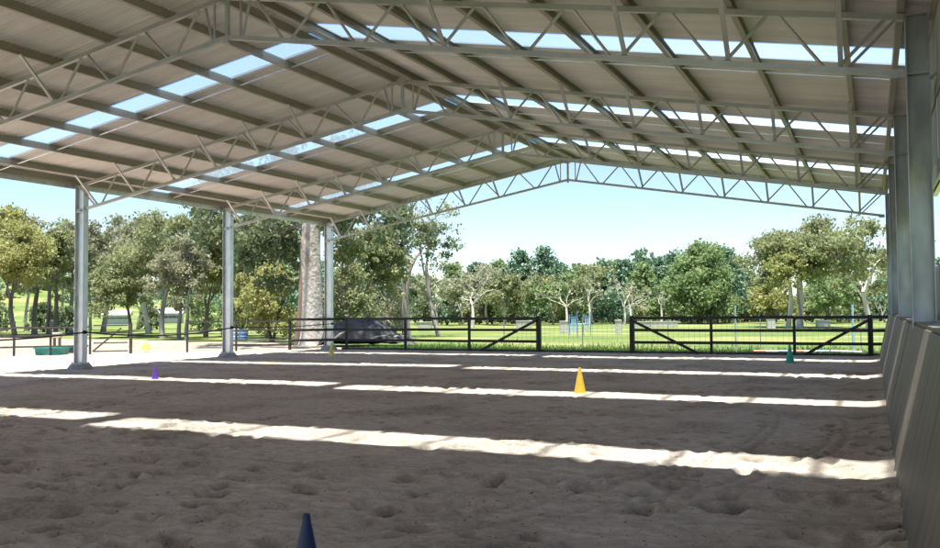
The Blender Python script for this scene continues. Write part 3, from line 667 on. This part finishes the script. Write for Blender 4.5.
def limb(mb, p, d, L, r, depth, rs, ends, wob=.25, split=(2, 4), spread=.65, up=.15, seg=6, ratio=.68):
    pts = [Vector(p)]; rad = [r]; n = 4; dd = Vector(d).normalized()
    for i in range(n):
        dd = (dd+Vector(rs.normal(0, wob*.5, 3))+Vector((0, 0, up*.4))).normalized(); pts.append(pts[-1]+dd*(L/n)); rad.append(r*(1-.5*(i+1)/n))
    mb.tube(pts, rad, seg if depth > 1 else 5, cap=False)
    if depth == 0: ends.append((pts[-1], L)); return
    if depth <= 1: ends.append((pts[2], L*.8))
    k = rs.integers(split[0], split[1]+1)
    ph = rs.uniform(0, 6.28)
    for i in range(k):
        a = ph+i*6.28/k+rs.normal(0, .3); side = dd.orthogonal().normalized(); side.rotate(Matrix.Rotation(a, 3, dd))
        nd = (dd+side*spread*rs.uniform(.7, 1.4)).normalized(); j = n if i < 2 else rs.integers(2, n+1)
        limb(mb, pts[j], nd, L*ratio*rs.uniform(.8, 1.2), rad[j]*.75, depth-1, rs, ends, wob, split, spread, up, seg, ratio)
TREES = 0
def tree(px, d, top, wpx, style, leaf, bark, label, seed, name='gum_tree', lean=0, grp=None, base_y=None, leafpx=1.85, dens=1.0, crown_lo=.35, trunks=1, cat='tree', dz=0, bare=.0, r0=None):
    """px: direction, d: distance, top: height as seen, wpx: crown width as seen"""
    rs = np.random.default_rng(seed); x, y = azim(px, d); zg = float(terrain(np.array([x]), np.array([y]))[0])
    H = at(px, top, d).z-zg; Wc = wpx*d/F*(1.3 if style == 'gum' else 1.15); root = empty(name, (x, y, zg), label=label, cat=cat, group=grp)
    tm = MB(); ends = []; clumps = []; sz = leafpx*d/F
    if style == 'gum':
        for q_ in range(trunks):
            th = H*crown_lo*rs.uniform(.9, 1.1); r = r0 or max(.10, H*.018); bx = (q_-(trunks-1)/2)*H*.09
            k = 6; pts = []; rad = []
            for i in range(k+1):
                t_ = i/k; pts.append((bx+lean*th*t_+.02*H*math.sin(t_*4+seed), .02*H*math.sin(t_*3+seed*2), -.3+(th+.3)*t_)); rad.append(r*(1.25-.45*t_ if i else 1.6))
            tm.tube(pts, rad, 10, cap=False); nb = rs.integers(3, 5)
            for i in range(nb):
                a = i*6.28/nb+rs.uniform(-.5, .5); sp = rs.uniform(.35, .75)*min(1.4, Wc/H+.25)
                limb(tm, pts[-1] if i < 2 else pts[-2], (math.cos(a)*sp, math.sin(a)*sp, 1), (H-th)*.43, rad[-1]*.72, 2, rs, ends, .3, (2, 3), .62, .12, 7, .66)
        E = np.array([list(e[0]) for e in ends])
        # fit ends to wanted crown box
        zmax = E[:, 2].max(); sx = (Wc*.42)/max(.1, np.abs(E[:, :2]-E[:, :2].mean(0)).max()); szz = (H*.95-H*crown_lo)/max(.1, zmax-H*crown_lo)
        cx, cy2 = E[:, 0].mean()*.5, E[:, 1].mean()*.5; new = []
        for v in tm.v:
            z_ = v[2]
            if z_ > H*crown_lo*.85:
                f_ = min(1, (z_-H*crown_lo*.85)/(H*.15)); s_ = 1+(sx-1)*f_; zz_ = z_ if z_ < H*crown_lo else H*crown_lo+(z_-H*crown_lo)*szz
                new.append((cx+(v[0]-cx)*s_, cy2+(v[1]-cy2)*s_, zz_))
            else: new.append(v)
        tm.v = new
        for e, L_ in ends:
            f_ = min(1, max(0, (e.z-H*crown_lo*.85)/(H*.15))); s_ = 1+(sx-1)*f_; zz_ = e.z if e.z < H*crown_lo else H*crown_lo+(e.z-H*crown_lo)*szz
            if rs.random() < bare: continue
            for q_ in range(3):
                j_ = 0 if q_ == 0 else 1; dn_ = 0 if q_ < 2 else rs.random()*.30*H*(1-.3*crown_lo)
                clumps.append((cx+(e.x-cx)*s_+j_*rs.normal(0, Wc*.08), cy2+(e.y-cy2)*s_+j_*rs.normal(0, Wc*.08), max(H*crown_lo*.8, zz_+j_*rs.normal(-.02*H, H*.04)-dn_), max(Wc*.05, Wc*.10*rs.uniform(.5, 1.4))))
        n_per = 82*dens*((Wc*.10/sz)**2)/18
    elif style == 'pine':
        tm.tube([(0, 0, -.3), (lean*H*.4, 0, H*.45), (lean*H, 0, H*.93)], [H*.022, H*.015, H*.004], 8, cap=False)
        nl = 11
        for i in range(nl):
            t_ = (i+.5)/nl; z_ = H*(crown_lo+(1-crown_lo)*t_*.96); rr_ = Wc/2*(1-t_**2.2*.78)*(.72+.28*min(1, t_*4)); m_ = max(4, int(13*(1-t_*.5)))
            for j in range(m_):
                a = rs.uniform(0, 6.28); rr2 = rr_*rs.uniform(.55, 1.0); e = (math.cos(a)*rr2+lean*z_, math.sin(a)*rr2, z_+rs.normal(0, H*.025))
                tm.tube([(lean*z_, 0, z_-rr2*.15), e], [H*.006, H*.002], 4, cap=False); clumps.append((*e, Wc*.15*rs.uniform(.6, 1.3)))
            clumps.append((lean*z_, 0, z_, Wc*.16))
        clumps.append((lean*H, 0, H*.95, Wc*.12)); n_per = 90*dens*((Wc*.15/sz)**2)/18
    elif style == 'shrub':
        for i in range(7):
            a = rs.uniform(0, 6.28); tm.tube([(0, 0, -.2), (math.cos(a)*Wc*.12, math.sin(a)*Wc*.12, H*.4), (math.cos(a)*Wc*.28, math.sin(a)*Wc*.28, H*.75)], [H*.02, H*.014, H*.006], 5, cap=False)
        for i in range(60):
            a = rs.uniform(0, 6.28); u_ = rs.random(); zz_ = H*(.12+.8*u_); rr_ = Wc/2*.85*math.sqrt(max(.05, 1-(u_*1.0)**2.4))*rs.random()**.45
            clumps.append((math.cos(a)*rr_, math.sin(a)*rr_, zz_, Wc*.15*rs.uniform(.6, 1.3)))
        n_per = 62*dens*((Wc*.15/sz)**2)/18
    elif style == 'dead':
        for q_ in range(trunks):
            th = H*crown_lo; bx = (q_-(trunks-1)/2)*H*.12; pts = [(bx, 0, -.3), (bx+.02*H, 0, th*.5), (bx+lean*th, .02*H, th)]; r = r0 or max(.12, H*.02)
            tm.tube(pts, [r*1.4, r, r*.85], 8, cap=False)
            for i in range(4):
                a = i*1.57+rs.uniform(-.5, .5); limb(tm, pts[-1], (math.cos(a)*.6*Wc/H*1.3, math.sin(a)*.4, 1), (H-th)*.5*rs.uniform(.6, 1.2), r*.5, 3, rs, ends, .45, (2, 3), .7, .05, 6, .62)
        Zm = max(e[0].z for e in ends); f_ = (H-H*crown_lo)/max(.1, Zm-H*crown_lo)
        tm.v = [(v[0], v[1], v[2] if v[2] < H*crown_lo else H*crown_lo+(v[2]-H*crown_lo)*f_) for v in tm.v]
        clumps = [(e[0].x, e[0].y, H*crown_lo+(e[0].z-H*crown_lo)*f_ if e[0].z > H*crown_lo else e[0].z, Wc*.09) for e in ends if rs.random() < .14]
        n_per = 8*dens
    tm.build('trunk', bark, root, smooth=True)
    if clumps:
        V, Fq, tone = leaves(clumps, n_per, sz, .3 if style != 'pine' else 0, rs, .62 if style == 'gum' else .75)
        V[:, 2] = np.maximum(V[:, 2], .02)
        link('crown', npmesh('crown', V, Fq, tone), leaf, root)
    return root
G1 = 'gum trees in the left wood'; G2 = 'trees along the far side of the paddock'
# left wood
tree(-22, 66, 203, 90, 'gum', 'leaf_yellow', 'bark_dark', 'leafy gum at the far left edge of the photo', 101, grp=G1, crown_lo=.30)
tree(14, 60, 216, 78, 'gum', 'leaf_yellow', 'bark_dark', 'yellow green gum with dark trunk near the left edge', 102, grp=G1, crown_lo=.4, dens=1.2)
tree(36, 68, 212, 52, 'gum', 'leaf_grey', 'bark_dark', 'tall dark stemmed gum behind the turquoise trough', 103, grp=G1, crown_lo=.45)
tree(52, 64, 224, 48, 'gum', 'leaf_olive', 'bark_dark', 'thin olive gum just left of the nearest left column', 104, grp=G1, crown_lo=.42, trunks=2)
tree(72, 72, 220, 60, 'gum', 'leaf_grey', 'bark_grey', 'grey brown gum hidden partly by the nearest left column', 105, grp=G1, crown_lo=.4)
tree(106, 74, 214, 74, 'gum', 'leaf_grey', 'bark_grey', 'sparse grey brown gum right of the nearest left column', 106, grp=G1, crown_lo=.42, bare=.15)
tree(128, 58, 256, 74, 'gum', 'leaf_olive', 'bark_dark', 'low spreading olive tree arching over the farm gate', 107, grp=G1, crown_lo=.42, dens=1.15)
tree(146, 66, 214, 70, 'gum', 'leaf_grey', 'bark_pale', 'gum with pale upright trunk between the gate and the middle column', 108, grp=G1, crown_lo=.45, bare=.1, lean=-.05)
tree(163, 56, 206, 84, 'gum', 'leaf_olive', 'bark_grey', 'tallest grey leaved gum left of the middle column', 109, grp=G1, crown_lo=.38, dens=1.0, lean=.08)
tree(183, 52, 232, 56, 'gum', 'leaf_grey', 'bark_grey', 'grey twiggy gum with twin stems left of the middle column', 110, grp=G1, crown_lo=.3, trunks=2, bare=.15)
tree(207, 56, 212, 58, 'gum', 'leaf_yellow', 'bark_dark', 'bright yellow green gum right behind the middle column', 111, grp=G1, crown_lo=.28, dens=1.25)
tree(243, 58, 205, 66, 'gum', 'leaf_green', 'bark_dark', 'dark leafy gum between the middle column and big trunk', 112, grp=G1, crown_lo=.3, dens=1.2)
tree(272, 47, 262, 62, 'shrub', 'leaf_yellow', 'bark_dark', 'rounded yellow green bushy tree left of the massive trunk', 113, grp=G1, name='bushy_tree', dens=1.3)
tree(244, 50, 268, 42, 'shrub', 'leaf_yellow', 'bark_dark', 'smaller lime bushy tree just right of the middle column', 114, grp=G1, name='bushy_tree', dens=1.2)
tree(268, 54, 200, 72, 'gum', 'leaf_dark', 'bark_brown', 'dark crowned tree with brown limbs left of the massive trunk', 115, grp=G1, crown_lo=.42, dens=1.2)
for i, (px, d, top, wp, lf, bk, lab) in enumerate([(27, 78, 222, 46, 'leaf_olive', 'bark_pale', 'slim pale stemmed gum deep in the wood above the trough'), (62, 82, 214, 44, 'leaf_olive', 'bark_pale', 'slim gum deep in the wood just left of the nearest left column'),
  (92, 84, 226, 44, 'leaf_pale', 'bark_pale', 'thin pale gum deep in the wood just right of the nearest left column'), (140, 84, 218, 46, 'leaf_olive', 'bark_pale', 'slim gum deep in the wood above the jump block'),
  (196, 80, 214, 46, 'leaf_grey', 'bark_pale', 'slim gum deep in the wood just left of the middle column'), (228, 76, 210, 46, 'leaf_olive', 'bark_pale', 'slim gum deep in the wood just right of the middle column'), (385, 70, 232, 46, 'leaf_olive', 'bark_pale', 'slim gum behind the leaning dark crowned tree')]):
    tree(px, d, top, wp, 'gum', lf, bk, lab, 700+i, grp=G1, crown_lo=.42, bare=.05, r0=.12)
# massive trunk
def big_trunk():
    rs = np.random.default_rng(31); d = 41.5; x, y = azim(311.5, d); root = empty('giant_gum_tree', (x, y, 0), label='massive pale trunked gum standing behind the farthest left column', cat='tree')
    tm = MB(); r = .44; pts = [(0, 0, -.4), (0, 0, .2), (.0, 0, .8), (.04, 0, 2.6), (-.04, 0, 4.4), (.06, 0, 6.4), (.12, 0, 7.9)]
    tm.tube(pts, [r*1.9, r*1.3, r*1.08, r, r*1.02, r*.98, r*.9], 24, cap=False); 
    nv_ = []
    for (vx, vy, vz) in tm.v:
        a_ = math.atan2(vy, vx); q_ = 1+(.10*math.sin(3*a_+vz*.5)+.05*math.sin(7*a_-vz))*(1.6 if vz < .6 else .6); nv_.append((vx*q_, vy*q_, vz))
    tm.v = nv_; t1 = tm.build('trunk', 'bark_pale', root, smooth=True)
    st = MB(); pts2 = [(-.62, -.05, -.3), (-.60, -.05, .6), (-.52, 0, 1.8), (-.50, .05, 3.2), (-.46, .05, 4.6), (-.30, .05, 6.4)]
    st.tube(pts2, [.30, .24, .20, .19, .16, .08], 12, cap=False); st.build('bark_strip', 'bark_brown', root, smooth=True)
    ends = []; lm = MB()
    for a, el, L, z in ((2.9, .2, 1.5, 4.3), (3.6, .2, 1.7, 5.4), (.2, .2, 1.6, 5.2), (-.5, .2, 2.2, 6.2), (2.6, .2, 2.0, 6.4), (-2.2, .3, 2.4, 6.8), (.3, .2, 2.6, 7.2), (3.0, .3, 2.6, 7.4), (5.0, .3, 2.4, 7.6), (4.3, .2, 2.2, 7.2), (1.4, .3, 2.4, 7.7), (3.6, .4, 2.6, 7.7)):
        limb(lm, (.1, 0, z), (math.cos(a), math.sin(a)*.8, el), L, .13, 2, rs, ends, .35, (2, 3), .6, -.05, 8, .68)
    lm.build('branch', 'bark_grey', root, smooth=True)
    cl = [(e[0].x, e[0].y, e[0].z-.2, .75*rs.uniform(.6, 1.3)) for e in ends]
    V, Fq, tone = leaves(cl, 130, .15, .4, rs, .7); link('crown', npmesh('crown', V, Fq, tone), 'leaf_dark', root)
big_trunk()
tree(344, 46, 212, 52, 'gum', 'leaf_olive', 'bark_dark', 'olive gum just right of the massive trunk', 117, grp=G1, crown_lo=.25, dens=1.1)
tree(368, 50, 222, 62, 'gum', 'leaf_olive', 'bark_grey', 'twiggy olive gum behind the soil heap', 118, grp=G1, crown_lo=.32, dens=.9, bare=.1, trunks=2)
tree(350, 44, 262, 58, 'shrub', 'leaf_olive', 'bark_grey', 'loose olive thicket right of the massive trunk above the heap', 119, grp=G1, name='bushy_tree', dens=.8)
tree(386, 56, 258, 46, 'shrub', 'leaf_grey', 'bark_grey', 'brownish thicket left of the leaning dark crowned tree', 120, grp=G1, name='bushy_tree', dens=.7)
tree(404, 52, 196, 66, 'gum', 'leaf_dark', 'bark_grey', 'tall gum with dark green crown and pale leaning trunk', 121, grp=G1, crown_lo=.45, lean=.12, dens=1.15, r0=.22)
tree(440, 56, 188, 76, 'gum', 'leaf_pale', 'bark_grey', 'tall airy gum with thin pale foliage against the sky', 122, grp=G1, crown_lo=.45, dens=.30, bare=.35, lean=-.25, r0=.12)
# far side of the paddock
far = [
 (418, 105, 276, 40, 'gum', 'leaf_dark', 'bark_grey', 'small dark tree at the left end of the far tree line', .2, 1, 1, 0),
 (436, 92, 274, 46, 'gum', 'leaf_pale', 'bark_pale', 'pale brown gum left of the forked white trunk', .3, 1, .9, 0),
 (462, 95, 272, 36, 'gum', 'leaf_grey', 'bark_grey', 'greyish gum behind the forked white trunk', .35, 1, .8, 0),
 (487, 98, 262, 44, 'gum', 'leaf_pale', 'bark_pale', 'pale airy gum left of the round topped pines', .35, 1, .8, 0),
 (505, 92, 272, 40, 'gum', 'leaf_olive', 'bark_pale', 'olive gum in front of the round topped pines', .3, 1, 1, 0),
 (521, 112, 251, 36, 'pine', 'leaf_pine', 'bark_dark', 'round topped pine, lower one of the pair left of the gateway', .3, 1, 1, 0),
 (546, 112, 248, 36, 'pine', 'leaf_pine', 'bark_dark', 'round topped pine, taller one of the pair above the gateway post', .3, 1, 1, 0),
 (536, 94, 274, 44, 'gum', 'leaf_olive', 'bark_dark', 'olive gum low in front of the taller round pine', .25, 1, 1, 0),
 (552, 92, 280, 36, 'gum', 'leaf_green', 'bark_grey', 'mid green gum over the left gateway post', .25, 1, .9, 0),
 (592, 96, 264, 42, 'gum', 'leaf_olive', 'bark_pale', 'olive gum with fine branches above the gateway', .35, 1, .9, 0),
 (604, 112, 261, 30, 'pine', 'leaf_pine', 'bark_dark', 'dark pointed pine above the gateway opening', .25, 1, 1, 0),
 (575, 100, 270, 34, 'gum', 'leaf_green', 'bark_grey', 'mid green tree behind the bare branches', .25, 1, 1, 0),
 (625, 108, 259, 32, 'pine', 'leaf_pine', 'bark_dark', 'dark pine left of the right gateway post', .25, 1, 1, 0),
 (642, 104, 262, 30, 'pine', 'leaf_green', 'bark_dark', 'mid green pine between two dark pines', .25, 1, 1, 0),
 (658, 108, 258, 36, 'pine', 'leaf_pine', 'bark_pale', 'dark pine with pale stem left of the biggest green tree', .3, 1, 1, 0),
 (700, 94, 243, 66, 'pine', 'leaf_green', 'bark_dark', 'biggest rounded bright green tree in the far tree line', .06, 1, 1.25, 0),
 (729, 98, 247, 36, 'pine', 'leaf_pine', 'bark_grey', 'dark green tree against the right flank of the biggest one', .1, 1, 1.1, 0),
 (747, 104, 274, 34, 'pine', 'leaf_pine', 'bark_dark', 'lower dark pine in the dip left of the twin white gums', .1, 1, 1.1, 0),
 (775, 92, 282, 44, 'gum', 'leaf_yellow', 'bark_dark', 'low yellow green tree left of the twin white gums', .12, 1, 1.2, 0),
 (828, 90, 276, 44, 'gum', 'leaf_green', 'bark_dark', 'green tree between the twin gums and the forked gum', .12, 1, 1.2, 0),
 (848, 94, 268, 40, 'gum', 'leaf_olive', 'bark_grey', 'olive tree behind the forked white gum at right', .12, 1, 1.1, 0),
 (884, 92, 258, 44, 'gum', 'leaf_olive', 'bark_grey', 'olive tree partly behind the far right column', .12, 1, 1.1, 0)]
for i, (px, d, top, wp, st_, lf, bk, lab, lo, tr_, dn, ln) in enumerate(far):
    tree(px, d, top, wp, st_, lf, bk, lab, 200+i, name='pine_tree' if st_ == 'pine' else 'gum_tree', grp=G2, crown_lo=lo, trunks=tr_, dens=dn, lean=ln, leafpx=1.9)
row2 = [(452, 116, 264, 30, 'pine', 'leaf_green', 'tall green tree behind the pale brown gum'), (477, 118, 262, 30, 'pine', 'leaf_pine', 'dark tree top behind the forked bare tree'),
 (500, 120, 260, 32, 'pine', 'leaf_green', 'green crown left of the lower round pine'), (563, 118, 264, 30, 'pine', 'leaf_pine', 'dark crown right of the taller round pine'),
 (582, 118, 266, 32, 'pine', 'leaf_green', 'green crown behind the bare trees over the gateway'), (614, 120, 262, 30, 'pine', 'leaf_green', 'green crown between the pointed pine and the gateway post'),
 (636, 120, 264, 28, 'pine', 'leaf_pine', 'dark crown above the forked bare tree in the gateway'), (672, 116, 254, 34, 'pine', 'leaf_pine', 'tall dark pine on the left flank of the biggest tree'),
 (716, 112, 246, 36, 'pine', 'leaf_green', 'bright crown behind the top right of the biggest tree'), (742, 116, 262, 30, 'pine', 'leaf_pine', 'dark pine filling the dip before the twin white gums'),
 (826, 112, 262, 34, 'pine', 'leaf_green', 'green crown behind the gap between twin and forked gums')]
for i, (px, d, top, wp, st_, lf, lab) in enumerate(row2):
    tree(px, d, top, wp*1.15, st_, lf, 'bark_dark', lab, 600+i, name='pine_tree', grp=G2, crown_lo=.08, dens=1.1, leafpx=2.0)
tree(794, 72, 216, 84, 'gum', 'leaf_olive', 'bark_white', 'spreading gum with two tall white trunks behind the right fence', 301, crown_lo=.52, trunks=2, dens=1.0, leafpx=2.0, r0=.17)
tree(866, 66, 213, 80, 'gum', 'leaf_olive', 'bark_white', 'gum with forked white trunk beside the far right column', 302, crown_lo=.30, dens=.85, leafpx=2.0, r0=.18, bare=.1)
tree(800, 70, 240, 50, 'gum', 'leaf_yellow', 'bark_grey', 'smaller yellowish gum under the crown of the twin trunked one', 303, crown_lo=.62, dens=.6, r0=.1)
D_ = 'bare pale dead trees'
tree(472, 84, 270, 38, 'dead', 'leaf_pale', 'bark_white', 'forked bare white tree left of the gateway', 310, name='dead_tree', crown_lo=.38, r0=.15, grp=D_)
tree(566, 84, 280, 36, 'dead', 'leaf_pale', 'bark_white', 'bare branching white tree above the white filler block', 311, name='dead_tree', crown_lo=.4, r0=.11, grp=D_)
tree(589, 86, 276, 30, 'dead', 'leaf_pale', 'bark_white', 'bare pale tree above the blue jump wings', 312, name='dead_tree', crown_lo=.45, r0=.10, grp=D_)
tree(627, 84, 276, 32, 'dead', 'leaf_pale', 'bark_white', 'forked bare white tree left of the right gateway post', 313, name='dead_tree', crown_lo=.35, trunks=2, r0=.10, grp=D_)
tree(661, 82, 292, 16, 'dead', 'leaf_pale', 'bark_white', 'short bare white stem right of the right gateway post', 314, name='dead_tree', crown_lo=.6, r0=.09, grp=D_)
# undergrowth shrubs along the far tree line and in the left wood
sh_l = [(-8, 74, 296, 34, 'leaf_dark'), (44, 76, 302, 30, 'leaf_dark'), (66, 70, 306, 26, 'leaf_dark'), (150, 70, 300, 24, 'leaf_dark'), (205, 66, 296, 30, 'leaf_green'), (230, 60, 300, 26, 'leaf_green'), (335, 52, 292, 30, 'leaf_green'), (395, 62, 296, 26, 'leaf_dark')]
for i, (px, d, top, wp, lf) in enumerate(sh_l):
    tree(px, d, top, wp, 'shrub', lf, 'bark_dark', 'low '+('dark' if lf == 'leaf_dark' else 'green')+' undergrowth shrub in the left wood, '+('at the left edge', 'left of the beige box on legs', 'above the turquoise trough', 'behind the pale upright trunk', 'behind the middle column', 'just right of the middle column', 'right of the massive trunk', 'under the leaning dark crowned tree')[i], 400+i, name='shrub', cat='shrub', grp='undergrowth shrubs', dens=1.0)
pos_r = [425, 447, 470, 492, 512, 533, 553, 574, 596, 614, 634, 655, 676, 700, 722, 744, 765, 786, 812, 838, 858, 880]
near_ = ['left end of the far tree line', 'below the pale brown gum', 'behind the forked bare tree', 'right of the forked bare tree', 'below the lower round pine', 'left of the left gateway post', 'over the left gateway post', 'behind the blue wings', 'right of the blue wings', 'above the right filler block', 'left of the right gateway post', 'by the short bare stem', 'left foot of the biggest green tree', 'middle foot of the biggest green tree', 'right foot of the biggest green tree', 'below the lower dark pine', 'left of the twin white gums', 'behind the twin white gums', 'right of the twin white gums', 'left of the forked white gum', 'behind the forked white gum', 'beside the far right column']
for i, px in enumerate(pos_r):
    lf = ('leaf_dark', 'leaf_green', 'leaf_olive', 'leaf_pine')[(i*7) % 4]
    tree(px, 98+(i*37 % 9), 291+(i*13 % 9), 30+(i*11 % 10), 'shrub', lf, 'bark_dark', 'bushy undergrowth shrub '+near_[i], 500+i, name='shrub', cat='shrub', grp='undergrowth shrubs', dens=1.1, leafpx=1.9)
# far-off wood reading as one mass
rs = np.random.default_rng(77); cl = []
for px in np.arange(-140, 1080, 2.6):
    d = rs.uniform(150, 215)*(1.25 if px < 240 else 1); x, y = azim(px, d); zg = float(terrain(np.array([x]), np.array([y]))[0])
    hh = (6.5 if px > 400 else 7)*(1+.5*math.sin(px*.021+1)+.3*math.sin(px*.07))*rs.uniform(.5, 1.1)
    if 60 < px < 200: hh *= .35
    for z in np.arange(.8, max(1.5, hh), 1.5): cl.append((x+rs.normal(0, 1), y+rs.normal(0, 1), zg+z, rs.uniform(1.0, 1.9)))
V, Fq, tone = leaves(cl, 60, .55, .1, rs, .8)
tag(link('distant_wood', npmesh('distant_wood', V, Fq, tone), 'leaf_pine'), 'dark band of far off woodland beyond the paddock', 'woodland', kind='stuff')
